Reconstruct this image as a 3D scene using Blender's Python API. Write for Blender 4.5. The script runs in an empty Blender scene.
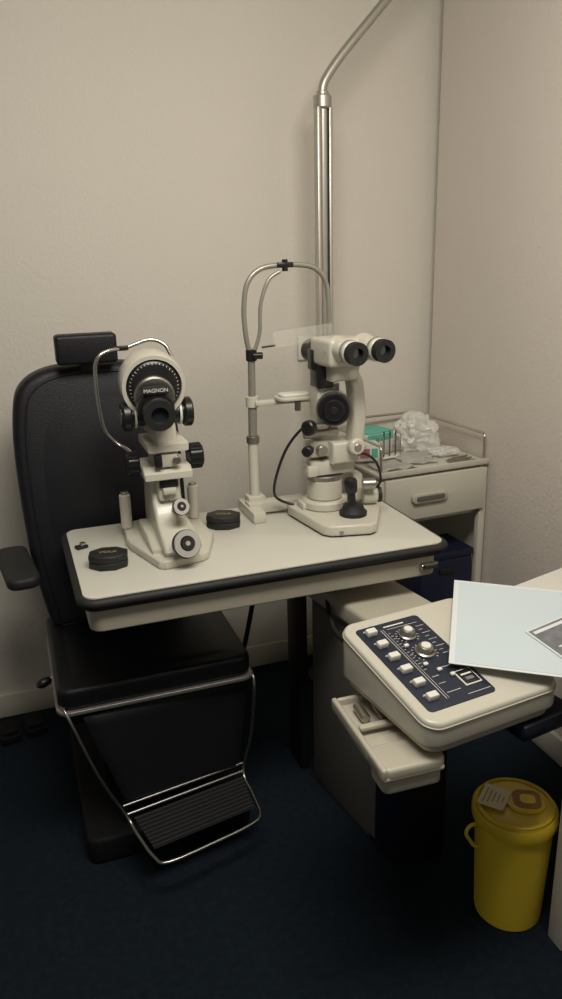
import bpy, bmesh, math, random
from mathutils import Matrix, Vector, noise
sc=bpy.context.scene
try:
    sc.view_settings.view_transform='Standard'
except Exception: pass

# ---------------------------------------------------------------- materials
def mat(name,col,rough=.5,metal=0,bump=0,bscale=200,var=0,vscale=20,coat=0,trans=0,alpha=1,spec=.5):
    m=bpy.data.materials.new(name);m.use_nodes=True
    n=m.node_tree.nodes;l=m.node_tree.links;b=n['Principled BSDF']
    b.inputs['Base Color'].default_value=(*col,1);b.inputs['Roughness'].default_value=rough
    b.inputs['Metallic'].default_value=metal
    b.inputs['Specular IOR Level'].default_value=spec
    b.inputs['Coat Weight'].default_value=coat
    b.inputs['Transmission Weight'].default_value=trans
    b.inputs['Alpha'].default_value=alpha
    tc=n.new('ShaderNodeTexCoord')
    nz=n.new('ShaderNodeTexNoise');nz.inputs['Scale'].default_value=vscale;nz.inputs['Detail'].default_value=6
    l.new(tc.outputs['Object'],nz.inputs['Vector'])
    mx=n.new('ShaderNodeMix');mx.data_type='RGBA'
    v=max(var,.03)
    mx.inputs[6].default_value=(*[c*(1-v) for c in col],1)
    mx.inputs[7].default_value=(*[min(1,c*(1+v)) for c in col],1)
    l.new(nz.outputs['Fac'],mx.inputs[0]);l.new(mx.outputs[2],b.inputs['Base Color'])
    if bump:
        nb=n.new('ShaderNodeTexNoise');nb.inputs['Scale'].default_value=bscale;nb.inputs['Detail'].default_value=4
        l.new(tc.outputs['Object'],nb.inputs['Vector'])
        bp=n.new('ShaderNodeBump');bp.inputs['Strength'].default_value=bump;bp.inputs['Distance'].default_value=.004
        l.new(nb.outputs['Fac'],bp.inputs['Height']);l.new(bp.outputs['Normal'],b.inputs['Normal'])
    return m
WALL=mat('wall_paint',(.67,.625,.55),.75,bump=.4,bscale=110,var=.03,vscale=2)
WALLR=mat('wall_paint_pinkish',(.67,.605,.54),.75,bump=.4,bscale=110,var=.03,vscale=2)
SKIRT=mat('skirting_paint',(.60,.56,.48),.45,var=.05,vscale=8)
CARPET=mat('carpet',(.0092,.0148,.0215),.95,bump=.9,bscale=350,var=.55,vscale=60,spec=.1)
CEIL=mat('ceiling_paint',(.7,.68,.6),.9)
CREAM=mat('cream_enamel',(.55,.525,.44),.35,var=.04,vscale=8,coat=.2)
CREAMD=mat('aged_cream_plastic',(.46,.43,.345),.4,var=.08,vscale=6)
PANELB=mat('beige_side_panel',(.12,.112,.095),.5,var=.08,vscale=5)
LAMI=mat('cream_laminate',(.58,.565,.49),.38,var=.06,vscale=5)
BLACK=mat('black_plastic',(.010,.010,.010),.35)
BLACKM=mat('black_rubber',(.010,.010,.010),.65)
BASEM=mat('matt_black_paint',(.004,.004,.005),.75,spec=.25)
LEATH=mat('black_vinyl',(.0055,.006,.0085),.48,bump=.25,bscale=260,var=.2,vscale=12,spec=.4)
CHROME=mat('chrome',(.58,.56,.52),.22,metal=1)
SILV=mat('polished_silver',(.80,.78,.73),.25,metal=.8)
CHROMED=mat('worn_chrome',(.34,.33,.31),.3,metal=1)
ALU=mat('aluminium_trim',(.32,.305,.28),.4,metal=.6)
STEEL=mat('brushed_steel',(.42,.40,.36),.36,metal=1)
STEELP=mat('satin_grey_painted_steel',(.36,.34,.29),.35,metal=.5)
POLEM=mat('pole_satin_nickel',(.48,.46,.41),.38,metal=.75)
NAVY=mat('navy_plastic',(.007,.009,.018),.4)
NAVYP=mat('navy_control_panel',(.013,.018,.034),.45,var=.1)
WHITE=mat('white_plastic',(.72,.70,.64),.4)
PAPER=mat('white_paper',(.66,.68,.68),.7,var=.02)
BLUEP=mat('pale_blue_paper',(.53,.60,.63),.7,var=.03,vscale=6)
GREYI=mat('grey_print',(.16,.16,.17),.5,var=.7,vscale=45)
YEL=mat('yellow_plastic',(.90,.66,.045),.45,var=.05,vscale=10)
YELD=mat('yellow_lid_plastic',(.80,.57,.035),.38,var=.08,vscale=14)
LABEL=mat('bin_label_paper',(.85,.76,.52),.6,var=.2,vscale=30)
REDI=mat('orange_brown_ink',(.36,.18,.03),.6,var=.3,vscale=60)
GOLD=mat('gold_print',(.42,.33,.14),.5,metal=.3)
GLASS=mat('lens_glass',(.02,.025,.03),.06,spec=.9,coat=1)
ACRYL=mat('clear_acrylic',(.75,.74,.66),.15,alpha=.14)
TEAL=mat('teal_carton',(.10,.42,.32),.6)
TISS=mat('white_tissue',(.74,.73,.69),.85)
PLAS=mat('crinkled_clear_plastic',(.82,.81,.76),.16,alpha=.62,bump=.6,bscale=60,coat=.7)
CLOTH=mat('blue_box_plastic',(.004,.007,.026),.5,var=.1)
DESK=mat('white_desk_laminate',(.66,.635,.57),.4,var=.04,vscale=6)
DARKG=mat('dark_grey_metal',(.010,.010,.010),.5)
WHCAB=mat('grey_cable',(.35,.33,.27),.5)
PINK=mat('pink_wrapper',(.45,.16,.18),.5)
LCASE=mat('black_leatherette',(.012,.012,.012),.5,bump=.4,bscale=300)

# ---------------------------------------------------------------- mesh kit
def align(p0,p1):
    p0=Vector(p0);p1=Vector(p1);d=p1-p0
    q=Vector((0,0,1)).rotation_difference(d.normalized())
    return Matrix.Translation(p0)@q.to_matrix().to_4x4(),d.length
def smoothpath(pts,n=8,closed=False):
    P=[Vector(p) for p in pts];N=len(P);out=[]
    rng=range(N if closed else N-1)
    for i in rng:
        if closed: a,b,c,d=P[(i-1)%N],P[i],P[(i+1)%N],P[(i+2)%N]
        else: a,b,c,d=P[max(i-1,0)],P[i],P[i+1],P[min(i+2,N-1)]
        for k in range(n):
            t=k/n
            out.append(.5*((2*b)+(c-a)*t+(2*a-5*b+4*c-d)*t*t+(-a+3*b-3*c+d)*t**3))
    if not closed: out.append(P[-1])
    return out
def rr(x0,y0,x1,y1,r,n=6):
    o=[]
    for cx,cy,a in ((x1-r,y1-r,0),(x0+r,y1-r,90),(x0+r,y0+r,180),(x1-r,y0+r,270)):
        for k in range(n+1):
            t=math.radians(a+90*k/n);o.append((cx+r*math.cos(t),cy+r*math.sin(t)))
    return o
class B:
    def __init__(s): s.bm=bmesh.new();s.mats=[]
    def _mi(s,m):
        if m not in s.mats:s.mats.append(m)
        return s.mats.index(m)
    def _merge(s,t,m,M=None,fn=None):
        if fn:
            for v in t.verts: v.co=Vector(fn(v.co))
        if M is not None: t.transform(M)
        bmesh.ops.recalc_face_normals(t,faces=t.faces[:])
        i=s._mi(m)
        for f in t.faces:f.material_index=i
        me=bpy.data.meshes.new('t');t.to_mesh(me);t.free();s.bm.from_mesh(me);bpy.data.meshes.remove(me)
    def box(s,c,d,m,bev=.002,M=None,seg=2,fn=None):
        t=bmesh.new();bmesh.ops.create_cube(t,size=1)
        t.transform(Matrix.Diagonal((*d,1)))
        if bev>0:
            bmesh.ops.bevel(t,geom=t.edges[:],offset=min(bev,min(d)*.49),segments=seg,affect='EDGES',profile=.5)
        t.transform(Matrix.Translation(c));s._merge(t,m,M,fn);return s
    def prism(s,out,z0,z1,m,bev=0,M=None,fn=None,seg=3):
        t=bmesh.new();vs=[t.verts.new((x,y,z0)) for x,y in out];f=t.faces.new(vs)
        r=bmesh.ops.extrude_face_region(t,geom=[f])
        bmesh.ops.translate(t,verts=[v for v in r['geom'] if isinstance(v,bmesh.types.BMVert)],vec=(0,0,z1-z0))
        t.faces.ensure_lookup_table()
        if bev>0:
            es=[e for e in t.edges if abs(e.verts[0].co.z-e.verts[1].co.z)<1e-7]
            bmesh.ops.bevel(t,geom=es,offset=bev,segments=seg,affect='EDGES',profile=.5)
        s._merge(t,m,M,fn);return s
    def lathe(s,prof,m,M=None,seg=32,fn=None):
        t=bmesh.new();rings=[]
        for r,z in prof:
            if r<1e-6: rings.append([t.verts.new((0,0,z))])
            else: rings.append([t.verts.new((r*math.cos(2*math.pi*k/seg),r*math.sin(2*math.pi*k/seg),z)) for k in range(seg)])
        for a,b in zip(rings,rings[1:]):
            for k in range(seg):
                k2=(k+1)%seg
                if len(a)==1 and len(b)==1: continue
                if len(a)==1: t.faces.new((a[0],b[k],b[k2]))
                elif len(b)==1: t.faces.new((a[k],a[k2],b[0]))
                else: t.faces.new((a[k],a[k2],b[k2],b[k]))
        s._merge(t,m,M,fn);return s
    def cyl(s,p0,p1,r0,m,r1=None,bev=None,seg=28):
        M,L=align(p0,p1);r1=r0 if r1 is None else r1
        b=min(.0015 if bev is None else bev,L*.45,r0*.5,r1*.5)
        return s.lathe([(0,0),(r0-b,0),(r0,b),(r1,L-b),(r1-b,L),(0,L)],m,M,seg)
    def ring(s,p0,p1,ro,ri,m,seg=32):
        M,L=align(p0,p1);return s.lathe([(ri,0),(ro,0),(ro,L),(ri,L),(ri,0)],m,M,seg)
    def tube(s,pts,r,m,seg=12,smooth=8,closed=False):
        P=smoothpath(pts,smooth,closed) if smooth else [Vector(p) for p in pts]
        t=bmesh.new();rings=[];N=len(P);up=None
        for i,p in enumerate(P):
            a=P[(i-1)%N] if (closed or i>0) else p; b=P[(i+1)%N] if (closed or i<N-1) else p
            d=(b-a).normalized()
            if up is None:
                up=Vector((0,0,1)) if abs(d.z)<.9 else Vector((1,0,0))
            up=(up-d*up.dot(d)).normalized();sd=d.cross(up)
            rad=r(i/(N-1)) if callable(r) else r
            rings.append([t.verts.new(p+rad*(math.cos(2*math.pi*k/seg)*up+math.sin(2*math.pi*k/seg)*sd)) for k in range(seg)])
        pr=list(zip(rings,rings[1:]))
        if closed: pr.append((rings[-1],rings[0]))
        for a,b in pr:
            for k in range(seg): t.faces.new((a[k],a[(k+1)%seg],b[(k+1)%seg],b[k]))
        if not closed: t.faces.new(rings[0]);t.faces.new(rings[-1])
        s._merge(t,m);return s
    def sphere(s,c,r,m,scale=(1,1,1),M=None,fn=None,sub=3):
        t=bmesh.new();bmesh.ops.create_icosphere(t,subdivisions=sub,radius=r)
        t.transform(Matrix.Translation(c)@Matrix.Diagonal((*scale,1)));s._merge(t,m,M,fn);return s
    def grid(s,nx,ny,fn,m,thick=0):
        t=bmesh.new();V=[[t.verts.new(fn(i/nx,j/ny)) for j in range(ny+1)] for i in range(nx+1)]
        for i in range(nx):
            for j in range(ny): t.faces.new((V[i][j],V[i+1][j],V[i+1][j+1],V[i][j+1]))
        if thick: bmesh.ops.solidify(t,geom=t.faces[:],thickness=thick)
        s._merge(t,m);return s
    def text(s,body,size,m,M,ext=.0003,align_x='CENTER'):
        c=bpy.data.curves.new('txt','FONT');c.body=body;c.size=size;c.extrude=ext;c.align_x=align_x;c.align_y='CENTER'
        o=bpy.data.objects.new('txt',c);sc.collection.objects.link(o)
        dg=bpy.context.evaluated_depsgraph_get();me=bpy.data.meshes.new_from_object(o.evaluated_get(dg))
        t=bmesh.new();t.from_mesh(me);bpy.data.meshes.remove(me);bpy.data.objects.remove(o);bpy.data.curves.remove(c)
        t.transform(M);i=s._mi(m)
        for f in t.faces:f.material_index=i
        me=bpy.data.meshes.new('t');t.to_mesh(me);t.free();s.bm.from_mesh(me);bpy.data.meshes.remove(me);return s
W={}
def link(o): sc.collection.objects.link(o);return o
def thing(name,label,cat,loc,rz=0,**k):
    o=link(bpy.data.objects.new(name,None));o.empty_display_size=.05
    M=Matrix.Translation(loc)@Matrix.Rotation(math.radians(rz),4,'Z');o.matrix_basis=M;W[o]=M
    o['label']=label;o['category']=cat
    for a,b in k.items():o[a]=b
    return o
def emit(bld,name,parent=None,label=None,local=True,thr=38):
    bm=bld.bm
    for f in bm.faces:f.smooth=True
    for e in bm.edges:
        if len(e.link_faces)==2 and e.calc_face_angle(0)>math.radians(thr): e.smooth=False
    root=parent
    while root is not None and root.parent is not None: root=root.parent
    Wr=W[root] if (root is not None and local) else Matrix()
    bm.transform(Wr)
    xs=[v.co for v in bm.verts]
    mn=Vector([min(v[i] for v in xs) for i in range(3)]);mx=Vector([max(v[i] for v in xs) for i in range(3)])
    c=(mn+mx)/2
    if parent is None:c.z=mn.z
    bm.transform(Matrix.Translation(-c))
    me=bpy.data.meshes.new(name);bm.to_mesh(me);bm.free()
    for m in bld.mats: me.materials.append(m)
    o=link(bpy.data.objects.new(name,me));M=Matrix.Translation(c);W[o]=M
    if parent is not None:
        o.parent=parent;o.matrix_parent_inverse=W[parent].inverted()
    o.matrix_basis=M
    if label:o['label']=label
    return o
def solo(bld,name,label,cat,**k):
    o=emit(bld,name);o['label']=label;o['category']=cat
    for a,b in k.items():o[a]=b
    return o
def struct(bld,name):
    o=emit(bld,name);o['kind']='structure';return o

# ---------------------------------------------------------------- room
WX,WY=1.437,2.497
b=B();b.box((0.1,WY+.05,1.25),(4.9,.1,2.5),WALL,0);struct(b,'wall_back')
b=B();b.box((WX+.05,.25,1.25),(.1,4.39,2.5),WALLR,0);struct(b,'wall_right')
b=B();b.box((0,.3,-.05),(5.1,4.6,.1),CARPET,0);struct(b,'floor')
b=B();b.box((0,.3,2.55),(5.1,4.6,.1),CEIL,0);struct(b,'ceiling')
b=B();b.box((-.4,WY-.008,.0425),(3.64,.016,.085),SKIRT,.004);struct(b,'baseboard_back')
b=B();b.box((WX-.008,.2,.0425),(.016,4.55,.085),SKIRT,.004);struct(b,'baseboard_right')

# ---------------------------------------------------------------- wall socket
T=thing('wall_socket','small white plastic switched socket on the back wall','socket',(.982,WY-.012,1.185))
b=B();b.box((0,.004,.0),(.08,.010,.08),WHITE,.003);emit(b,'faceplate',T)
b=B();b.box((-.012,-.003,.008),(.02,.008,.03),WHITE,.002);emit(b,'switch',T)

# ---------------------------------------------------------------- instrument table
T=thing('instrument_table','cream laminate instrument table with black rubber edge','table',(.536,1.798,0))
x0,x1,y0,y1=-.449,.449,-.238,.238
b=B();b.prism(rr(x0+.004,y0+.004,x1-.004,y1-.004,.03),.776,.8,LAMI,.001);emit(b,'tabletop',T)
b=B();o=rr(x0,y0,x1,y1,.034,8)
b.tube([(x,y,.786) for x,y in o],.0115,BLACKM,seg=12,smooth=0,closed=True)
b.prism(o,.768,.7755,BLACKM,.002);emit(b,'edge_trim',T)
b=B();b.prism(rr(x0+.012,y0+.012,x1-.02,y1-.012,.03),.712,.7678,CREAMD,.004);emit(b,'apron',T,'aged cream enamel apron')
b=B();b.box((x1-.05,y0+.003,.742),(.045,.012,.016),STEEL,.003);b.cyl((x1-.07,y0-.003,.742),(x1-.07,y0+.01,.742),.006,CHROME);emit(b,'latch',T,'small steel latch')
b=B();b.box((.165,.10,.354),(.026,.10,.70),DARKG,.004);b.box((.175,.08,.705),(.16,.2,.014),DARKG,.004)
emit(b,'support_column',T,'black metal support column')

# ---------------------------------------------------------------- stand pole
T=thing('instrument_pole','tall satin nickel pole with bent overhead arm','pole',(.960,2.3,0))
b=B();b.cyl((0,0,.03),(0,0,1.90),.018,POLEM);
b.box((-.018,-.004,.965),(.012,.032,1.87),POLEM,.003);b.box((.019,-.004,.965),(.012,.032,1.87),POLEM,.003)
b.box((-.0105,-.017,.965),(.0030,.005,1.87),STEEL,0);b.box((.0115,-.017,.965),(.0030,.005,1.87),DARKG,0)
emit(b,'upright',T)
b=B();b.cyl((0,0,1.895),(0,0,1.932),.027,POLEM,bev=.004);b.cyl((0,0,1.93),(0,0,1.942),.018,POLEM);emit(b,'collar',T)
b=B();b.tube([(0,0,1.93),(0.002,0,1.955),(.018,0,1.985),(.07,0,2.048),(.20,0,2.185),(.44,0,2.44)],.0135,POLEM);emit(b,'overhead_arm',T)
b=B();b.cyl((0,0,0),(0,0,.03),.07,DARKG,bev=.006);emit(b,'base',T)

# ---------------------------------------------------------------- chair
T=thing('examination_chair','black vinyl examination chair with headrest and chrome footrest','chair',(.24,1.95,0))
def C(x,y,z):return (x-.24,y-1.95,z)
b=B()
out=[(p.x,p.y) for p in smoothpath([(-.20,.50,0),(-.232,.7,0),(-.242,.95,0),(-.232,1.1,0),(-.205,1.175,0),(-.13,1.215,0),(0,1.224,0),(.11,1.215,0),(.180,1.175,0),(.207,1.1,0),(.215,.95,0),(.21,.7,0),(.185,.50,0)],5)]
def bfn(co):
    x,z,d=co
    return (x-.012, .155-d+.10*(z-.5)/.7, z)
b.prism(out,-.045,.045,LEATH,.022,fn=bfn,seg=4)
def cush(u,v):
    x=-.200+.385*u;z=.54+.64*v
    if 0<u<1 and 0<v<1:
        puff=.020*(math.sin(math.pi*u)*math.sin(math.pi*v))**.8-.004
        puff-=.004*math.exp(-((u-.5)/.03)**2)*math.sin(math.pi*v)
    else: puff=-.006
    return bfn((x,z,.043+puff))
b.grid(40,40,cush,LEATH)
inn=[(x*.86-.002,.5+(z-.5)*.955+.01) for x,z in out]
b.tube([bfn((x,z,.046)) for x,z in inn],.0028,LEATH,seg=8,smooth=0,closed=True)
emit(b,'backrest',T)
b=B()
b.box((-.038,.185,1.268),(.160,.06,.078),LEATH,.010,seg=4);b.box((-.03,.22,1.19),(.05,.02,.12),DARKG,.003);emit(b,'headrest',T)
b=B();b.prism(rr(-.228,-.25,.262,.21,.035),.452,.508,LEATH,.012,seg=4)
def sc_(u,v):
    p=.008*(math.sin(math.pi*u)*math.sin(math.pi*v))**.4 if 0<u<1 and 0<v<1 else -.003
    return (-.20+.43*u,-.22+.40*v,.507+p)
b.grid(20,20,sc_,LEATH)
emit(b,'seat',T)
b=B();b.prism(rr(-.234,-.257,.268,.20,.035),.442,.4525,ALU,.002);b.box((0.01,.0,.41),(.44,.40,.06),BASEM,.006)
emit(b,'seat_frame',T,'aluminium edged seat frame')
b=B();b.prism(rr(-.045,-.03,.040,.24,.03),0,.030,BLACKM,.010,M=Matrix.Translation((-.268,-.02,.70))@Matrix.Rotation(.12,4,'Z'))
b.tube([(-.268,.10,.702),(-.258,.15,.68),(-.235,.19,.66),(-.20,.19,.66)],.013,DARKG);emit(b,'armrest',T)
b=B();b.prism(rr(-.03,-.02,.03,.24,.028),0,.030,BLACKM,.010,M=Matrix.Translation((.240,0,.70)))
b.tube([(.24,.12,.702),(.24,.16,.68),(.225,.19,.66),(.18,.19,.66)],.013,DARKG);emit(b,'armrest',T)
b=B()
P0,P1,P2,P3=Vector(C(.065,1.70,.43)),Vector(C(.50,1.735,.43)),Vector(C(.455,1.715,.165)),Vector(C(.150,1.672,.165))
def lg(u,v,off=0):
    a=P0.lerp(P1,u);c=P3.lerp(P2,u);p=a.lerp(c,v)
    e=min(u,1-u,v,1-v);return p+Vector((.08,-1,0))*(off*min(1,(e*14))**.5)
b.grid(28,24,lambda u,v:lg(u,v,.008),LEATH);b.grid(8,8,lambda u,v:lg(u,v)+Vector((0,.035,0)),LEATH)
for (u0,v0,u1,v1) in((0,0,1,0),(1,0,1,1),(1,1,0,1),(0,1,0,0)):
    b.grid(8,1,lambda s,q:lg(u0+(u1-u0)*s,v0+(v1-v0)*s)+Vector((0,.035*q,0)),LEATH)
emit(b,'leg_rest',T)
b=B()
L=[C(.02,1.72,.46),C(.035,1.69,.43),C(.085,1.66,.28),C(.140,1.645,.16),C(.158,1.60,.135),C(.185,1.525,.12),C(.215,1.498,.118),C(.34,1.522,.118),C(.435,1.545,.12),C(.468,1.567,.125),C(.470,1.63,.135),C(.466,1.705,.16),C(.492,1.70,.28),C(.505,1.70,.42),C(.505,1.73,.45)]
b.tube(L,.0048,CHROMED,smooth=6)
b.tube([C(.140,1.647,.16),C(.466,1.705,.16)],.0045,CHROMED,smooth=0)
b.tube([C(.136,1.66,.178),C(.468,1.715,.178)],.0035,CHROMED,smooth=0)
emit(b,'footrest_frame',T,'bent chrome footrest frame')
b=B()
A0,A1,A2,A3=[Vector(C(*p)) for p in((.157,1.642,.152),(.460,1.695,.152),(.460,1.592,.128),(.190,1.545,.124))]
b.grid(2,2,lambda u,v:A0.lerp(A1,u).lerp(A3.lerp(A2,u),v),BLACKM,thick=.008)
for k in range(9):
    v=.07+k*.108;p=A0.lerp(A3,v)+Vector((0,0,.0012));q=A1.lerp(A2,v)+Vector((0,0,.0012));b.tube([p,q],.0022,BLACKM,seg=8,smooth=0)
emit(b,'footplate',T,'ribbed black rubber footplate')
b=B();b.prism(rr(-.20,-.27,.24,.30,.03),0,.075,BASEM,.01);emit(b,'base',T,'matt black steel floor base')
b=B();b.cyl((.01,.04,.07),(.01,.04,.40),.075,BASEM);b.box((.01,.05,.24),(.28,.24,.34),BASEM,.02);emit(b,'pump_column',T,'matt black hydraulic column')
b=B();b.tube([(-.13,.06,.40),(-.22,.06,.385),(-.245,.055,.38)],.005,CHROME);b.tube([(-.235,.055,.38),(-.26,.05,.374),(-.275,.045,.372)],lambda t:.007+.007*math.sin(math.pi*min(1,t*1.1)),BLACK)
emit(b,'lever',T,'chrome lever with black knob')

for k,(x,y) in enumerate(((-.145,2.36),(-.065,2.375))):
    T=thing('foot_pedal','small black foot pedal on carpet beside the skirting','foot pedal',(x,y,0),8,group='foot pedals behind the chair')
    b=B();b.prism(rr(-.033,-.05,.033,.05,.01),0,.028,BASEM,.004);emit(b,'pedal_base',T)
    b=B();b.box((0,0,.036),(.05,.08,.012),BASEM,.004);emit(b,'tread',T)

# ---------------------------------------------------------------- refraction unit pedestal
T=thing('unit_pedestal','beige and black equipment pedestal supporting the control console','pedestal',(.83,1.55,0),9)
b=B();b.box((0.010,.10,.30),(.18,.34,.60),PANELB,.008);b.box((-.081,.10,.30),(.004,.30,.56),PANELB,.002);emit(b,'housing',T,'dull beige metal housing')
b=B();b.prism([(-.080,-.02),(-.086,-.10),(-.05,-.155),(.05,-.165),(.085,-.12),(.085,-.02)],0,.575,NAVY,.006);emit(b,'front_column',T,'dark navy front column')
b=B();b.box((0,.10,.628),(.20,.34,.055),CREAMD,.012,seg=4);b.box((-.02,-.13,.612),(.13,.25,.040),CREAMD,.010);emit(b,'swivel_arm',T,'cream swivel arm housing')
b=B();b.box((-.010,-.30,.614),(.12,.40,.044),NAVY,.008);b.box((-.01,-.46,.618),(.14,.12,.036),NAVY,.008);emit(b,'console_bracket',T,'dark navy bracket')

T=thing('instrument_tray','aged cream moulded holster tray under the console','tray',(.594,1.137,.602),-2)
b=B()
b.box((0.002,0,.006),(.124,.25,.012),CREAMD,.005,seg=3)
b.box((-.055,0.0,.016),(.012,.25,.026),CREAMD,.005,seg=3)
b.box((.005,.119,.015),(.11,.010,.024),CREAMD,.004,seg=3)
b.prism(rr(-.061,-.125,.068,-.045,.018),.0,.027,CREAMD,.007)
b.box((.045,.03,.015),(.012,.18,.024),CREAMD,.005,seg=3)
b.prism([(-.061,-.05),(.05,-.05),(.05,-.01),(-.061,-.01)],.0,.020,CREAMD,.006)
b.prism(rr(-.054,-.120,.062,-.052,.014),-.030,.004,CREAMD,.006)
emit(b,'tray_body',T)
b=B();b.box((-.005,.010,.026),(.085,.016,.010),CREAMD,.004);b.cyl((-.02,.04,.022),(-.02,.085,.026),.010,STEEL);b.box((.018,.06,.020),(.016,.05,.012),STEEL,.003);emit(b,'clip',T,'small steel clip')
b=B();b.box((.085,.06,.006),(.06,.12,.016),DARKG,.004);emit(b,'mounting_arm',T,'dark metal mounting arm')

# ---------------------------------------------------------------- console
T=thing('control_console','cream plastic control console with dark switch panel','control console',(.611,.998,.657),7)
CW,CD=.312,.315
def shear(co):
    x,y,z=co
    return (x,y,z+(.055*max(0,y)/CD if z>.02 else 0))
TH=.052
b=B();b.prism(rr(0,0,CW,CD,.034,8),0,TH,CREAM,.007,fn=shear,seg=4)
b.prism(rr(.010,.010,CW-.010,CD-.010,.03,8),-.016,.003,CREAMD,.003)
b.tube([shear((x,y,TH-.011)) for x,y in rr(-.001,-.001,CW+.001,CD+.001,.035,8)],.0014,CREAMD,seg=6,smooth=0,closed=True)
emit(b,'housing',T)
F=Matrix.Translation((0,0,TH+.0005))@Matrix.Rotation(math.atan2(.055,CD),4,'X')
px0,px1,py0,py1=.022,.176,.030,.290
b=B();b.prism(rr(px0,py0,px1,py1,.010),-.002,.0016,NAVYP,.001,M=F)
pw,pd=px1-px0,py1-py0
def pp(u,v,z=.002):return (px0+u*pw,py1-v*pd,z)
def line(u0,v0,u1,v1,w=.0012):
    a,c=Vector(pp(u0,v0)),Vector(pp(u1,v1));m=(a+c)/2;d=c-a
    b.box((0,0,0),(d.length,w,.0004),WHITE,0,M=F@Matrix.Translation(m)@Matrix.Rotation(math.atan2(d.y,d.x),4,'Z'))
line(.33,.08,.33,.93,.0010);line(.365,.08,.365,.93,.0006)
line(.40,.055,.72,.055,.0034);line(.42,.09,.9,.09,.0008)
for k in range(14): line(.39,.14+k*.036,.42+.01*(k%3),.14+k*.036,.0009)
for k in range(9): line(.82,.14+k*.045,.88 if k%2 else .95,.14+k*.045,.0009)
line(.60,.635,.97,.635,.0012);line(.40,.70,.50,.70,.0012);line(.40,.78,.50,.78,.001);line(.4,.88,.60,.88,.0012);line(.62,.95,.96,.95,.0010)
P=emit(b,'switch_panel',T,'dark navy switch panel with white markings')
for k in range(6):
    v=.10+k*.158
    b=B();c=pp(.160,v)
    def rk(co): return (co[0],co[1],co[2]+(.004*abs(co[1])/.007 if co[2]>.004 else 0))
    b.box((0,0,.0045),(.022,.014,.009),WHITE,.0018,fn=rk,M=F@Matrix.Translation(c));b.box((-.002,.0115,.0002),(.020,.0012,.0006),WHITE,0,M=F@Matrix.Translation(c));b.box((-.005,.0142,.0002),(.010,.0009,.0006),WHITE,0,M=F@Matrix.Translation(c))
    emit(b,'rocker_switch',P,'white rocker switch')
for (u,v,r) in((.60,.215,.0185),(.61,.440,.0205)):
    b=B();c=pp(u,v)
    b.lathe([(0,0),(r,0),(r,.004),(r*.86,.006),(r*.74,.015),(r*.62,.017),(0,.017)],STEEL,M=F@Matrix.Translation(c),seg=28)
    b.lathe([(0,.0172),(r*.5,.0172),(r*.45,.019),(0,.019)],WHITE,M=F@Matrix.Translation(c),seg=24)
    for k in range(14):
        an=math.radians(-140+k*21.5+90);b.box((0,0,0),(.004,.001,.0006),WHITE,0,M=F@Matrix.Translation((c[0]+math.cos(an)*r*1.22,c[1]+math.sin(an)*r*1.22,.0022))@Matrix.Rotation(an,4,'Z'))
    emit(b,'dial',P,'silver dial with white cap')
for (u,v) in((.45,.33),(.46,.57),(.56,.66),(.66,.74)):
    b=B();b.box((0,0,.003),(.010,.008,.006),WHITE,.002,M=F@Matrix.Translation(pp(u,v)));emit(b,'push_button',P,'small white push button')
b=B();c=pp(.81,.80);b.box((0,0,.001),(.038,.042,.003),WHITE,.001,M=F@Matrix.Translation(c));b.box((0,.0,.002),(.033,.037,.003),BLACK,.001,M=F@Matrix.Translation(c))
b.box((0,.006,.0038),(.024,.004,.0006),WHITE,0,M=F@Matrix.Translation(c));b.box((0,-.006,.0038),(.018,.008,.0006),GREYI,0,M=F@Matrix.Translation(c))
emit(b,'meter',P,'framed black meter')

# ---------------------------------------------------------------- desk, folder, leaflet
T=thing('desk','white laminate desk against the wall','desk',(1.215,.9,0))
b=B();b.prism([(-.225,-.62),(.213,-.62),(.213,.565),(-.200,.455)],.728,.752,DESK,.002);emit(b,'desktop',T)
for (x,y) in((-.194,.17),(-.194,-.56),(.18,-.56),(.18,.40)):
    b=B();b.box((x,y,.364),(.046,.046,.728),DESK,.003);emit(b,'leg',T)

FL,BL=Vector((.724,1.127,.742)),Vector((.886,1.372,.787))
ev=(BL-FL).normalized();eu=Vector((.834,-.552,-.035));eu=(eu-ev*eu.dot(ev)).normalized();en=eu.cross(ev)
FM=Matrix(((eu.x,ev.x,en.x,FL.x),(eu.y,ev.y,en.y,FL.y),(eu.z,ev.z,en.z,FL.z),(0,0,0,1)))
def folder_thing(name,label,cat,M):
    o=link(bpy.data.objects.new(name,None));o.matrix_basis=M;W[o]=M;o['label']=label;o['category']=cat;o.empty_display_size=.05;return o
T=folder_thing('paper_folder','pale blue printed sheet in a white folder on the console','folder',FM)
FWd,FLn=.243,.298
b=B();b.box((FWd/2,FLn/2,.001),(FWd,FLn,.002),PAPER,.0006);emit(b,'cover',T)
b=B();b.box((FWd/2+.003,FLn/2-.001,.0023),(FWd-.016,FLn-.014,.0006),BLUEP,0)
emit(b,'sheet',T,'pale blue printed sheet')
T=folder_thing('printed_leaflet','glossy black and white booklet lying on the folder','booklet',FM@Matrix.Translation((.146,.126,.0032))@Matrix.Rotation(math.radians(42),4,'Z'))
b=B();b.box((.07,-.05,.0012),(.14,.10,.0024),PAPER,.0006);emit(b,'pages',T)
b=B();b.box((.0715,-.0515,.0027),(.135,.095,.0006),GREYI,0);b.box((.05,-.014,.0032),(.08,.008,.0003),PAPER,0);b.box((.05,-.07,.0032),(.06,.004,.0003),PAPER,0);emit(b,'printed_picture',T,'grey printed picture')

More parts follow.
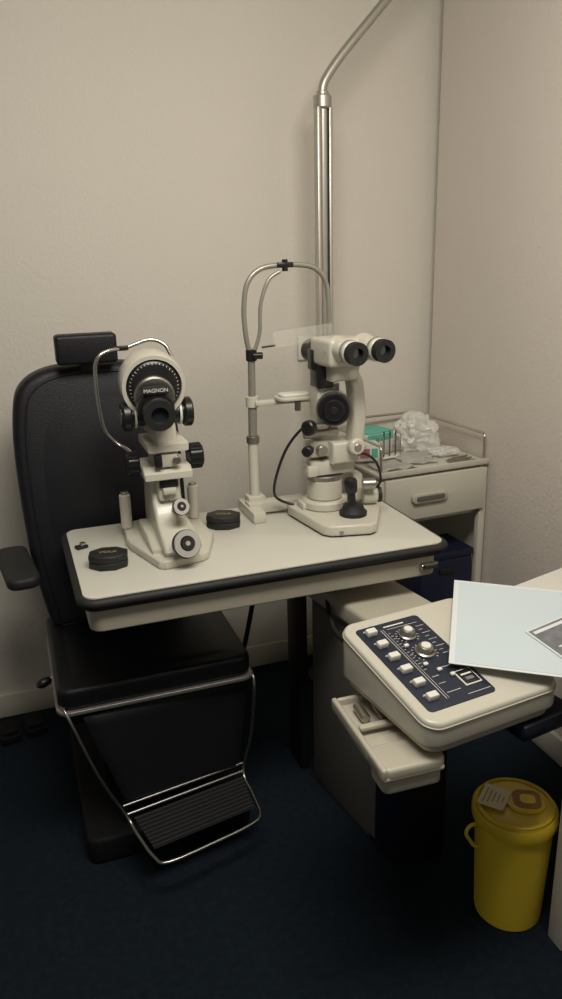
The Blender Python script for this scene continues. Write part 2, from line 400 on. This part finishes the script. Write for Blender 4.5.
# ---------------------------------------------------------------- sharps bin
T=thing('sharps_bin','yellow plastic clinical waste bin with labelled lid','waste bin',(.961,1.195,0))
b=B();b.lathe([(0,0),(.071,0),(.076,.004),(.077,.012),(.088,.275),(.088,.28),(.084,.28),(.073,.012),(0,.010)],YEL,seg=48);emit(b,'body',T)
b=B();b.lathe([(.089,.264),(.0945,.264),(.0955,.270),(.095,.288),(.091,.293),(.086,.292),(.083,.296),(.06,.299),(0,.300)],YELD,seg=48)
b.lathe([(.084,.295),(.087,.299),(.082,.302),(.079,.298)],YEL,seg=48)
L_=emit(b,'lid',T,'yellow snap-on lid')
Mh=Matrix.Translation((.022,-.006,0))@Matrix.Rotation(-.5,4,'Z')
b=B();b.prism(rr(-.043,-.043,.043,.043,.035),.300,.305,YELD,.002,M=Mh);b.prism(rr(-.028,-.030,.034,.032,.02),.3051,.3062,REDI,0,M=Mh);b.prism(rr(-.012,-.014,.022,.016,.01),.3062,.3072,YEL,0,M=Mh);emit(b,'hatch',L_,'lid hatch with brown print')
Ml=Matrix.Translation((-.038,.026,0))@Matrix.Rotation(.7,4,'Z')
b=B();b.prism(rr(-.038,-.030,.038,.030,.006),.3062,.3068,LABEL,0,M=Ml)
for k in range(5): b.box((-.002,.020-k*.010,.3071),(.054-.008*k,.0022,.0003),REDI,0,M=Ml)
emit(b,'lid_label',L_,'cream paper label with small print')
b=B();b.tube([(-.090,.010,.262),(-.112,.008,.262),(-.122,.006,.248),(-.112,.006,.226),(-.098,.006,.205),(-.080,.008,.198)],.0042,YEL);emit(b,'handle',T,'yellow moulded handle loop')

# ---------------------------------------------------------------- cabinet
T=thing('supply_cabinet','beige metal supply cabinet with drawer and gallery rail','cabinet',(1.215,2.25,0),3)
hw,hd=.200,.215
b=B()
for sx in(-1,1):
    for sy in(-1,1): b.box((sx*(hw-.012),sy*(hd-.012),.41),(.024,.024,.82),CREAM,.003)
emit(b,'frame',T)
b=B();b.box((0,0,.835),(2*hw,2*hd,.012),CREAM,.003);b.box((0,-hd,.842),(2*hw,.008,.018),CREAM,.002);emit(b,'top',T)
b=B();b.box((0,.008,.745),(2*hw-.03,2*hd-.03,.165),CREAM,.003);b.box((0,.1,.15),(2*hw-.04,2*hd-.2,.012),CREAM,.002);b.box((0,hd-.02,.42),(2*hw-.04,.006,.5),CREAM,0);emit(b,'body',T)
b=B();b.box((0,-hd-.004,.755),(2*hw-.03,.016,.14),CREAM,.005);D=emit(b,'drawer',T)
b=B();Mq=Matrix.Translation((-.03,-hd-.012,.757))@Matrix.Rotation(math.pi/2,4,'X');b.prism(rr(-.065,-.016,.065,.016,.014),0,.014,CREAMD,.004,M=Mq);b.prism(rr(-.052,-.008,.052,.008,.007),.0135,.0165,PANELB,.001,M=Mq);emit(b,'handle',D,'moulded beige handle')
b=B();zr=.930
b.tube([(hw-.01,-hd+.01,.84),(hw-.01,-hd+.01,zr-.01),(hw-.01,-hd+.02,zr),(hw-.01,hd-.02,zr),(hw-.02,hd-.01,zr),(-hw+.02,hd-.01,zr),(-hw+.01,hd-.02,zr),(-hw+.01,-hd+.02,zr),(-hw+.01,-hd+.01,zr-.01),(-hw+.01,-hd+.01,.84)],.0045,CHROME,smooth=0)
for x,y in((hw-.01,hd-.01),(-hw+.01,hd-.01)): b.cyl((x,y,.84),(x,y,zr),.0045,CHROME)
emit(b,'gallery_rail',T,'chrome gallery rail')

T=thing('storage_box','dark blue plastic storage box under the cabinet drawer','storage box',(1.285,2.12,0),3)
b=B();b.box((0,0,.26),(.20,.15,.52),CLOTH,.006);emit(b,'box_body',T)
b=B();b.box((0,0,.533),(.208,.158,.024),CLOTH,.005);b.box((0,-.079,.48),(.06,.006,.02),DARKG,.002);emit(b,'lid',T)

def crump(c,amp,fr,ph):
    v=Vector(c)*fr+Vector((ph,ph*2,ph*3))
    return amp*(noise.noise(v)+.5*abs(noise.noise(v*2.1)))
for k,(x,y,rz,l) in enumerate(((1.105,2.100,10,'creased white paper sheet at the cabinet edge'),(1.215,2.16,-8,'loose white wrapper on the cabinet top'),(1.155,2.33,8,'flat white paper sheet on the cabinet top'))):
    T=thing('paper_sheet',l,'paper',(x,y,.843),rz)
    b=B();sx,sy=((.13,.11),(.12,.15),(.20,.12))[k]
    b.grid(22,26,lambda u,v,k=k,sx=sx,sy=sy:Vector((-sx/2+sx*u,-sy/2+sy*v,.003+abs(crump((u,v,0),.014 if k<2 else .003,1.8,k)))),TISS,thick=.0006);emit(b,'sheet',T,thr=50)

T=thing('dressing_carton','white and teal cardboard carton on the cabinet','carton',(1.120,2.29,.848),14)
b=B();b.box((0,0,.036),(.11,.11,.072),WHITE,.002);emit(b,'carton_body',T)
b=B();b.box((0.005,0,.0745),(.108,.108,.005),TEAL,.001);b.box((0,-.0555,.06),(.11,.002,.022),TEAL,0);emit(b,'lid',T,'teal lid flap')
T=thing('glove_carton','small white cardboard carton with pink label','carton',(1.058,2.19,.853),-12)
b=B();b.box((0,0,.028),(.075,.06,.056),WHITE,.002);emit(b,'carton_body',T)
b=B();b.box((-.01,-.0305,.026),(.032,.0015,.03),PINK,0);b.box((.022,-.0305,.026),(.02,.0015,.03),TEAL,0);emit(b,'label',T,'pink and teal label')
T=thing('wire_rack','white wire rack holding small instruments','rack',(1.150,2.205,.846),10)
b=B();b.box((0,0,.003),(.08,.04,.006),WHITE,.002)
for x in(-.035,-.012,.012,.035):b.tube([(x,-.015,.004),(x,-.015,.075),(x,.015,.075),(x,.015,.004)],.0018,CHROME,seg=6,smooth=0)
emit(b,'frame',T)
for k in range(3):
    b=B();b.cyl((-.025+k*.024,-.005,.006),(-.018+k*.024,.005,.088),.0020,DARKG);emit(b,'instrument',T,'thin dark instrument')

def packet(x,y,z,sx,sy,sz,ph,m,name,l,cat,thr=30):
    T=thing(name,l,cat,(x,y,z))
    b=B()
    def f(co):
        d=Vector(co).normalized();n=1+.40*crump(d,1,1.5,ph)+.14*crump(d,1,4.5,ph+3)
        return (math.copysign(abs(d.x)**.7,d.x)*sx*n,math.copysign(abs(d.y)**.7,d.y)*sy*n,max(0,sz*(d.z*n*.75+.5)))
    b.sphere((0,0,0),1,m,fn=f,sub=5);emit(b,'wrapping',T,thr=thr)
packet(1.295,2.29,.843,.068,.052,.085,1,PLAS,'plastic_packet','tall crumpled clear plastic packet on the cabinet','packet',thr=22)
packet(1.335,2.17,.843,.045,.034,.020,5,PLAS,'plastic_packet','flat clear plastic packet beside the gallery rail','packet',thr=22)
for k in range(3):
    b=B();b.cyl((0,0,.003),(.10,.03,.003),.003,STEEL);b.box((.06,.018,.004),(.05,.008,.004),STEEL,.001)
    bm=b.bm;bm.transform(Matrix.Translation((1.285+.006*k,2.055+.018*k,.8425))@Matrix.Rotation(.1*k-.2,4,'Z'))
    solo(b,'steel_instrument','thin steel hand instrument on the cabinet top','instrument',group='steel instruments on the cabinet')

# ---------------------------------------------------------------- lens cases, clip
for k,(x,y,rz) in enumerate(((.168,1.737,-12),(.495,1.897,-20))):
    T=thing('lens_case','black octagonal lens case with gold lettering on the table','lens case',(x,y,.8),rz,group='lens cases on the instrument table')
    oc=[(.048*math.cos(math.radians(22.5+45*i)),.038*math.sin(math.radians(22.5+45*i))) for i in range(8)]
    b=B();b.prism(oc,0,.017,LCASE,.002);emit(b,'case_base',T)
    b=B();b.prism([(p*1.01,q*1.01) for p,q in oc],.0175,.035,LCASE,.004)
    b.text('VOLK',.017,GOLD,Matrix.Translation((0,0,.0352)));emit(b,'case_lid',T,'lid with gold lettering')
T=thing('table_clip','small black and chrome clip on the table corner','clip',(.118,1.88,.8),20)
b=B();b.box((0,0,.004),(.03,.02,.008),DARKG,.002);b.box((0.004,0,.011),(.014,.013,.008),CHROME,.002);emit(b,'clip_body',T)

# ---------------------------------------------------------------- keratometer
T=thing('keratometer','cream and black keratometer standing on the table','keratometer',(.33,1.82,.8))
def K(x,y,z):return Vector((x-.33,y-1.82,z-.8))
b=B();poly=[(.2275,1.845),(.232,1.81),(.275,1.665),(.290,1.655),(.385,1.672),(.400,1.685),(.442,1.80),(.44,1.83),(.436,1.985),(.420,1.997),(.250,1.977),(.236,1.965)]
b.prism([(x-.33,y-1.82) for x,y in poly],0,.022,CREAM,.005)
emit(b,'base_plate',T)
for (x,y,h) in((.242,1.925,.115),(.424,1.935,.115)):
    b=B();b.cyl(K(x,y,.822),K(x,y,.8+h),.0145,CREAM,bev=.003);b.cyl(K(x,y,.8+h),K(x,y,.8+h+.006),.010,STEEL);emit(b,'guide_post',T,'cream cylindrical guide post')
def prof(pts,x0,x1,m,bev):
    M=Matrix(((0,0,1,0),(1,0,0,0),(0,1,0,0),(0,0,0,1)))
    b.prism([(y-1.82,z-.8) for y,z in pts],x0-.33,x1-.33,m,bev,M=M)
b=B()
prof([(1.68,.820),(1.67,.835),(1.685,.850),(1.75,.875),(1.79,.92),(1.81,.985),(1.90,.985),(1.915,.93),(1.93,.820)],.292,.366,CREAM,.008)
prof([(1.71,.820),(1.71,.832),(1.79,.850),(1.90,.850),(1.90,.820)],.268,.392,CREAM,.006)
emit(b,'carriage',T,'cream sloping carriage')
b=B();prof([(1.78,.93),(1.78,1.09),(1.79,1.12),(1.87,1.12),(1.885,1.08),(1.89,.93)],.304,.362,CREAM,.010);
prof([(1.76,.988),(1.76,1.003),(1.78,1.015),(1.89,1.015),(1.89,.988)],.272,.390,CREAM,.005)
prof([(1.76,1.055),(1.76,1.072),(1.77,1.077),(1.89,1.077),(1.89,1.055)],.284,.384,CREAM,.005)
b.box(K(.335,1.775,1.033),(.042,.02,.034),CREAM,.005);b.box(K(.308,1.765,1.035),(.018,.02,.028),BLACK,.003);b.cyl(K(.352,1.755,1.033),K(.352,1.768,1.033),.010,STEEL);b.box(K(.332,1.775,.955),(.034,.02,.016),CREAM,.004)
b.box(K(.332,1.777,.972),(.046,.006,.018),DARKG,.002)
emit(b,'column',T,'slim cream column casting')
for (x0,x1,r,z) in((.240,.270,.028,1.02),(.392,.428,.030,1.025)):
    b=B()
    b.cyl(K(x0,1.82,z),K(x1,1.82,z),r,BLACK,bev=.004)
    for k in range(18):
        an=k*2*math.pi/18;b.box(K((x0+x1)/2,1.82+math.cos(an)*r,z+math.sin(an)*r),((x1-x0)*.8,.004,.004),BLACK,0)
    emit(b,'height_wheel',T,'ribbed black adjustment wheel')
for (p,r) in((K(.337,1.652,.858),.034),(K(.346,1.728,.925),.021)):
    b=B()
    q=p+Vector((.002,-.012,.006))*(r/.03)
    q0=p+Vector((-.001,.045,-.016))
    b.cyl(q0,p,r*.5,STEEL);b.cyl(p,q,r,BLACK,bev=.003);M_,L=align(p,q)
    b.lathe([(r*.50,L),(r*.95,L),(r*.92,L+.003),(r*.54,L+.003),(r*.50,L)],SILV,M=M_)
    b.lathe([(0,L+.001),(r*.48,L+.001),(r*.43,L+.005),(0,L+.005)],BLACK,M=M_)
    b.lathe([(0,L+.005),(r*.18,L+.005),(r*.15,L+.0065),(0,L+.0065)],SILV,M=M_)
    emit(b,'focus_knob',T,'black knob with silver face')
Hc=K(.318,1.80,1.205);ax=Vector((-.04,-1,-.10)).normalized()
b=B();M_,L=align(Hc-ax*.13,Hc+ax*.0)
b.lathe([(0,0),(.030,0),(.042,.004),(.060,.03),(.074,.05),(.077,.06),(.077,.128),(.075,.132),(.066,.132),(.066,.122),(0,.122)],CREAM,M=M_,seg=48)
b.box(K(.325,1.86,1.125),(.07,.09,.06),CREAM,.01)
emit(b,'head_shell',T,'cream drum-shaped head')
b=B()
b.lathe([(0,.124),(.065,.124),(.060,.131),(.052,.134),(.0,.134)],BLACK,M=M_,seg=48)
for k in range(40):
    an=2*math.pi*k/40
    b.box((0,0,0),(.006 if k%5 else .010,.0010,.0006),WHITE,0,M=M_@Matrix.Rotation(an,4,'Z')@Matrix.Translation((.0575,0,.1322))@Matrix.Rotation(.75,4,'Y'))
HF=emit(b,'dial_face',T,'black dial face with white graduations')
b=B();e0=K(.313,1.80,1.165)
b.cyl(e0+Vector((.002,0,.022)),e0+ax*.022+Vector((.002,0,.022)),.048,STEEL,bev=.004,seg=40)
b.cyl(e0+ax*.01,e0+ax*.050,.043,BLACK,bev=.004,seg=40)
b.cyl(e0+ax*.050,e0+ax*.085,.034,BLACK,r1=.036,bev=.003,seg=40)
b.ring(e0+ax*.085,e0+ax*.10,.036,.020,BLACKM);b.cyl(e0+ax*.080,e0+ax*.088,.021,GLASS)
emit(b,'eyepiece',T,'black eyepiece with steel ring')
b=B();b.box(e0+ax*.052+Vector((0,0,.046)),(.062,.012,.02),BLACK,.003)
b.text('MAGNON',.0125,WHITE,Matrix.Translation(e0+ax*.052+Vector((0,-.0064,.046)))@Matrix.Rotation(math.radians(90),4,'X'));emit(b,'name_plate',T,'black plate lettered MAGNON')
for s_ in(-1,1):
    b=B();c0=K(.325,1.83,1.135)+Vector((s_*.03,0,0));c1=c0+Vector((s_*.055,0,0))
    b.cyl(c0,c1,.026,BLACK,bev=.003);b.cyl(c1-Vector((s_*.022,0,0)),c1,.036,BLACK,bev=.004);b.cyl(c1,c1+Vector((s_*.003,0,0)),.02,STEEL)
    b.ring(c0+Vector((s_*.022,0,0)),c0+Vector((s_*.027,0,0)),.030,.02,WHITE)
    emit(b,'measuring_drum',T,'black graduated measuring drum')
b=B()
b.tube([K(.395,1.955,1.255),K(.38,1.965,1.285),K(.345,1.975,1.297),K(.285,1.97,1.282),K(.232,1.955,1.276),K(.208,1.95,1.258),K(.201,1.95,1.224),K(.202,1.95,1.145),K(.212,1.95,1.079),K(.238,1.94,1.045),K(.262,1.92,1.03),K(.275,1.88,1.01),K(.30,1.86,1.005)],.0048,CHROME)
b.box(K(.275,1.968,1.281),(.03,.014,.012),BLACK,.003)
emit(b,'head_rest_frame',T,'bent chrome head rest')

# ---------------------------------------------------------------- slit lamp
T=thing('slit_lamp','cream slit lamp microscope standing on the table','slit lamp',(.79,1.80,.8))
def S(x,y,z):return Vector((x-.79,y-1.80,z-.8))
b=B();o_=[(.690,1.925),(.683,1.90),(.708,1.715),(.725,1.695),(.825,1.672),(.845,1.68),(.915,1.80),(.917,1.83),(.90,1.90),(.88,1.925)]
b.prism([(x-.79,y-1.8) for x,y in o_],.004,.032,CREAM,.006,seg=4)
b.prism([((x-.79)*.95,(y-1.8)*.95) for x,y in o_],0,.006,DARKG,0);b.box(S(.775,1.69,.812),(.06,.004,.012),STEEL,.001)
b.box(S(.80,1.87,.840),(.19,.05,.020),CREAM,.006)
emit(b,'base',T)
b=B();b.cyl(S(.775,1.86,.830),S(.775,1.86,.858),.062,CREAM,bev=.006);b.cyl(S(.775,1.86,.858),S(.775,1.86,.915),.048,CREAM,bev=.004);b.cyl(S(.775,1.86,.915),S(.775,1.86,.926),.050,STEEL)
b.box(S(.785,1.86,.948),(.13,.07,.040),CREAM,.006);b.box(S(.725,1.84,.945),(.03,.05,.03),CREAM,.005);emit(b,'turntable',T,'cream stepped turntable')
b=B();jx,jy=.815,1.760
MJ=Matrix.Translation(S(jx,jy,.790))
b.lathe([(0,.040),(.036,.040),(.037,.052),(.030,.058),(.026,.070),(.014,.074),(0,.074)],BLACKM,M=MJ)
b.lathe([(0,.07),(.012,.07),(.011,.10),(.017,.108),(.018,.135),(.014,.143),(0,.144)],BLACK,M=MJ@Matrix.Rotation(-.06,4,'Y'));emit(b,'joystick',T,'black joystick')
b=B();b.cyl(S(.875,1.83,.858),S(.915,1.82,.858),.024,CREAM,bev=.004);b.cyl(S(.915,1.82,.858),S(.925,1.818,.858),.022,DARKG)
b.box(S(.865,1.86,.880),(.03,.05,.08),CREAM,.008);b.cyl(S(.86,1.80,.90),S(.895,1.79,.90),.015,STEEL);emit(b,'locking_wheel',T,'cream and black locking wheel')
b=B()
MX=Matrix(((1,0,0,0),(0,0,-1,0),(0,1,0,0),(0,0,0,1)))
def xz(pts,y0,y1,m,bev):
    b.prism([(x-.79,z-.8) for x,z in pts],-(y1-1.8),-(y0-1.8),m,bev,M=MX)
xz([(.775,.962),(.845,.962),(.860,.99),(.860,1.02),(.775,1.02)],1.80,1.885,CREAM,.008)
xz([(.822,1.015),(.858,1.015),(.866,1.10),(.856,1.18),(.835,1.22),(.800,1.22),(.822,1.17),(.830,1.10)],1.785,1.835,CREAM,.008)
xz([(.765,1.185),(.835,1.185),(.842,1.225),(.765,1.225)],1.775,1.84,CREAM,.008)
b.cyl(S(.835,1.80,1.01),S(.835,1.775,1.01),.022,CREAM,bev=.004);b.cyl(S(.835,1.776,1.01),S(.835,1.771,1.01),.010,STEEL)
emit(b,'microscope_arm',T,'cream angled microscope arm')
b=B()
xz([(.745,1.06),(.812,1.06),(.812,1.170),(.745,1.170)],1.835,1.895,CREAM,.010)
b.cyl(S(.755,1.87,.965),S(.755,1.87,1.07),.017,STEEL);b.box(S(.752,1.86,1.0),(.058,.055,.045),CREAM,.006);b.cyl(S(.705,1.83,1.045),S(.80,1.83,1.045),.012,STEEL)
b.cyl(S(.752,1.83,1.0),S(.752,1.812,1.0),.014,STEEL)
emit(b,'illumination_column',T,'cream and steel illumination column')
b=B()
b.box(S(.765,1.85,1.195),(.045,.06,.065),BLACK,.006);b.box(S(.748,1.855,1.235),(.028,.04,.055),BLACK,.005)
emit(b,'prism_housing',T,'black lamp prism housing')
b=B();p=S(.788,1.828,1.112);d=Vector((-.36,-.93,.0)).normalized()
b.cyl(p-d*.01,p+d*.030,.045,CREAM,bev=.004,seg=40);b.cyl(p+d*.030,p+d*.044,.041,BLACK,bev=.003,seg=40);b.cyl(p+d*.044,p+d*.054,.028,BLACK,bev=.003);b.cyl(p+d*.054,p+d*.058,.010,DARKG,bev=.002)
b.ring(p+d*.027,p+d*.030,.0458,.038,STEEL)
emit(b,'magnification_drum',T,'cream drum with plain black dial')
p=S(.715,1.80,1.07)
b=B();b.cyl(p,p+Vector((-.018,-.012,0)),.020,BLACK,bev=.003);b.cyl(S(.76,1.81,1.07),p,.010,STEEL);emit(b,'slit_knob',T,'black slit width knob')
b=B();b.cyl(S(.715,1.82,1.005),S(.700,1.80,1.005),.014,BLACK,bev=.003);b.cyl(S(.735,1.84,1.005),S(.715,1.82,1.005),.006,STEEL);emit(b,'slit_knob',T,'small black knob')
b=B()
d=Vector((.10,-1,-.04)).normalized()
b.box((0,0,0),(.105,.11,.070),CREAM,.012,seg=4,M=Matrix.Translation(S(.793,1.81,1.258))@Matrix.Rotation(math.radians(6),4,'Z'))
b.cyl(S(.775,1.86,1.25),S(.765,1.93,1.25),.03,BLACK,bev=.003)
emit(b,'microscope_body',T,'cream microscope body')
for p0 in(S(.778,1.775,1.268),S(.850,1.775,1.271)):
    b=B();
    b.sphere(tuple(p0+Vector((0,.005,-.004))),.036,CREAM)
    b.cyl(p0-d*.01,p0+d*.045,.031,CREAM,r1=.027,bev=.003);b.cyl(p0+d*.045,p0+d*.075,.029,CREAM,bev=.003);b.ring(p0+d*.058,p0+d*.064,.0302,.027,STEEL)
    b.cyl(p0+d*.075,p0+d*.082,.027,BLACKM);b.ring(p0+d*.082,p0+d*.10,.028,.014,BLACKM);b.cyl(p0+d*.080,p0+d*.088,.0145,GLASS)
    emit(b,'eyepiece',T,'cream eyepiece with black rubber cup')
b=B();b.box(S(.592,1.950,.815),(.036,.15,.030),CREAM,.004);b.box(S(.665,1.955,.823),(.17,.045,.030),CREAM,.004);b.box(S(.612,1.98,.838),(.05,.045,.024),CREAM,.004)
b.cyl(S(.612,1.98,.84),S(.612,1.98,1.0),.0145,CREAM);b.cyl(S(.612,1.98,1.0),S(.612,1.98,1.02),.018,STEEL);b.cyl(S(.612,1.98,1.02),S(.614,1.98,1.10),.012,STEELP);b.cyl(S(.614,1.98,1.10),S(.614,1.98,1.13),.018,CREAM);b.cyl(S(.614,1.98,1.13),S(.616,1.98,1.24),.010,STEELP)
b.cyl(S(.616,1.98,1.225),S(.616,1.98,1.255),.015,BLACK);b.cyl(S(.616,1.965,1.24),S(.64,1.955,1.24),.009,BLACK)
emit(b,'chin_rest_post',T,'cream and steel chin rest post')
b=B()
b.tube([S(.612,1.98,1.245),S(.603,1.98,1.29),S(.600,1.98,1.36),S(.612,1.98,1.425),S(.650,1.98,1.46),S(.717,1.98,1.468),S(.79,1.98,1.462),S(.828,1.98,1.43),S(.840,1.98,1.37),S(.840,1.98,1.25),S(.838,1.98,1.10)],.0070,STEELP)
b.tube([S(.622,1.975,1.245),S(.640,1.975,1.30),S(.645,1.975,1.37),S(.668,1.975,1.43),S(.700,1.975,1.452)],.0052,STEELP)
emit(b,'head_frame',T,'bent satin steel head frame')
b=B();b.box(S(.715,1.975,1.468),(.045,.016,.014),BLACK,.004);b.cyl(S(.715,1.975,1.452),S(.715,1.975,1.482),.008,BLACK);emit(b,'forehead_clip',T,'black forehead strap clip')
b=B();b.box(S(.715,1.965,1.112),(.20,.022,.014),CREAM,.004);b.prism(rr(-.070,-.036,.070,.036,.024),0,.010,CREAM,.003,M=Matrix.Translation(S(.740,1.945,1.119)));b.prism(rr(-.042,-.024,.042,.024,.014),.0102,.017,WHITE,.002,M=Matrix.Translation(S(.722,1.945,1.119)));b.cyl(S(.735,1.95,1.085),S(.735,1.95,1.11),.009,STEEL);emit(b,'chin_rest',T,'thin cream chin rest bar and cup')
b=B();b.box((0,0,0),(.165,.002,.042),ACRYL,0,M=Matrix.Translation(S(.735,1.90,1.292))@Matrix.Rotation(math.radians(-5),4,'Y'));b.tube([S(.64,1.955,1.262),S(.66,1.91,1.27)],.003,STEEL,smooth=0);emit(b,'breath_shield',T,'clear acrylic breath shield')
b=B();b.tube([S(.735,1.82,1.07),S(.705,1.83,1.065),S(.665,1.85,1.01),S(.640,1.87,.93),S(.640,1.89,.875),S(.665,1.91,.846),S(.70,1.90,.832)],.0038,BLACK);emit(b,'cable',T,'black power cable')
b=B();b.tube([S(.83,1.81,.965),S(.86,1.80,.985),S(.895,1.79,.96),S(.915,1.80,.905),S(.905,1.82,.87)],.0035,BLACK);emit(b,'cable',T,'black power cable')

# ---------------------------------------------------------------- loose cables below the table
b=B();b.tube([(.66,2.12,.705),(.655,2.15,.5),(.635,2.2,.3),(.61,2.25,.12),(.60,2.28,.02),(.60,2.33,.008)],.008,BLACKM);solo(b,'power_cable','black power cable hanging down to the floor','cable')
b=B();b.tube([(.48,2.36,.008),(.49,2.29,.008),(.485,2.28,.05),(.49,2.27,.14),(.50,2.26,.23),(.53,2.255,.265),(.58,2.25,.27)],.007,WHCAB);solo(b,'air_hose','grey hose looping behind the chair onto the carpet','hose')
b=B();b.tube([(.735,1.75,.65),(.70,1.66,.62),(.685,1.58,.60),(.69,1.50,.60),(.715,1.46,.605)],.006,BLACKM);solo(b,'console_cable','black cable looping under the table beside the pedestal','cable')

# ---------------------------------------------------------------- camera
f,pit,yaw,rol,H=768.25,.3118,.3352,-.0252,1.5008
w=Vector((math.sin(yaw)*math.cos(pit),math.cos(yaw)*math.cos(pit),-math.sin(pit)))
r=Vector((math.cos(yaw),-math.sin(yaw),0));u=r.cross(w)
r2=r*math.cos(rol)+u*math.sin(rol);u2=-r*math.sin(rol)+u*math.cos(rol)
cd=bpy.data.cameras.new('camera');cam=link(bpy.data.objects.new('camera',cd))
cam.matrix_world=Matrix(((r2.x,u2.x,-w.x,0),(r2.y,u2.y,-w.y,0),(r2.z,u2.z,-w.z,H),(0,0,0,1)))
cd.sensor_fit='VERTICAL';cd.sensor_height=36;cd.lens=f/999*36;cd.clip_start=.02
sc.camera=cam

# ---------------------------------------------------------------- light
def area(name,loc,size,power,col,tgt):
    l=bpy.data.lights.new(name,'AREA');l.shape='RECTANGLE';l.size,l.size_y=size;l.energy=power;l.color=col
    o=link(bpy.data.objects.new(name,l));o.location=loc
    o.rotation_euler=(Vector(tgt)-Vector(loc)).to_track_quat('-Z','Y').to_euler();return o
area('ceiling_light',(.45,.85,2.46),(1.1,.7),49,(1,.95,.855),(.50,1.8,0))
wd=bpy.data.worlds.new('world');sc.world=wd;wd.use_nodes=True
wd.node_tree.nodes['Background'].inputs[0].default_value=(1,.96,.90,1);wd.node_tree.nodes['Background'].inputs[1].default_value=.15
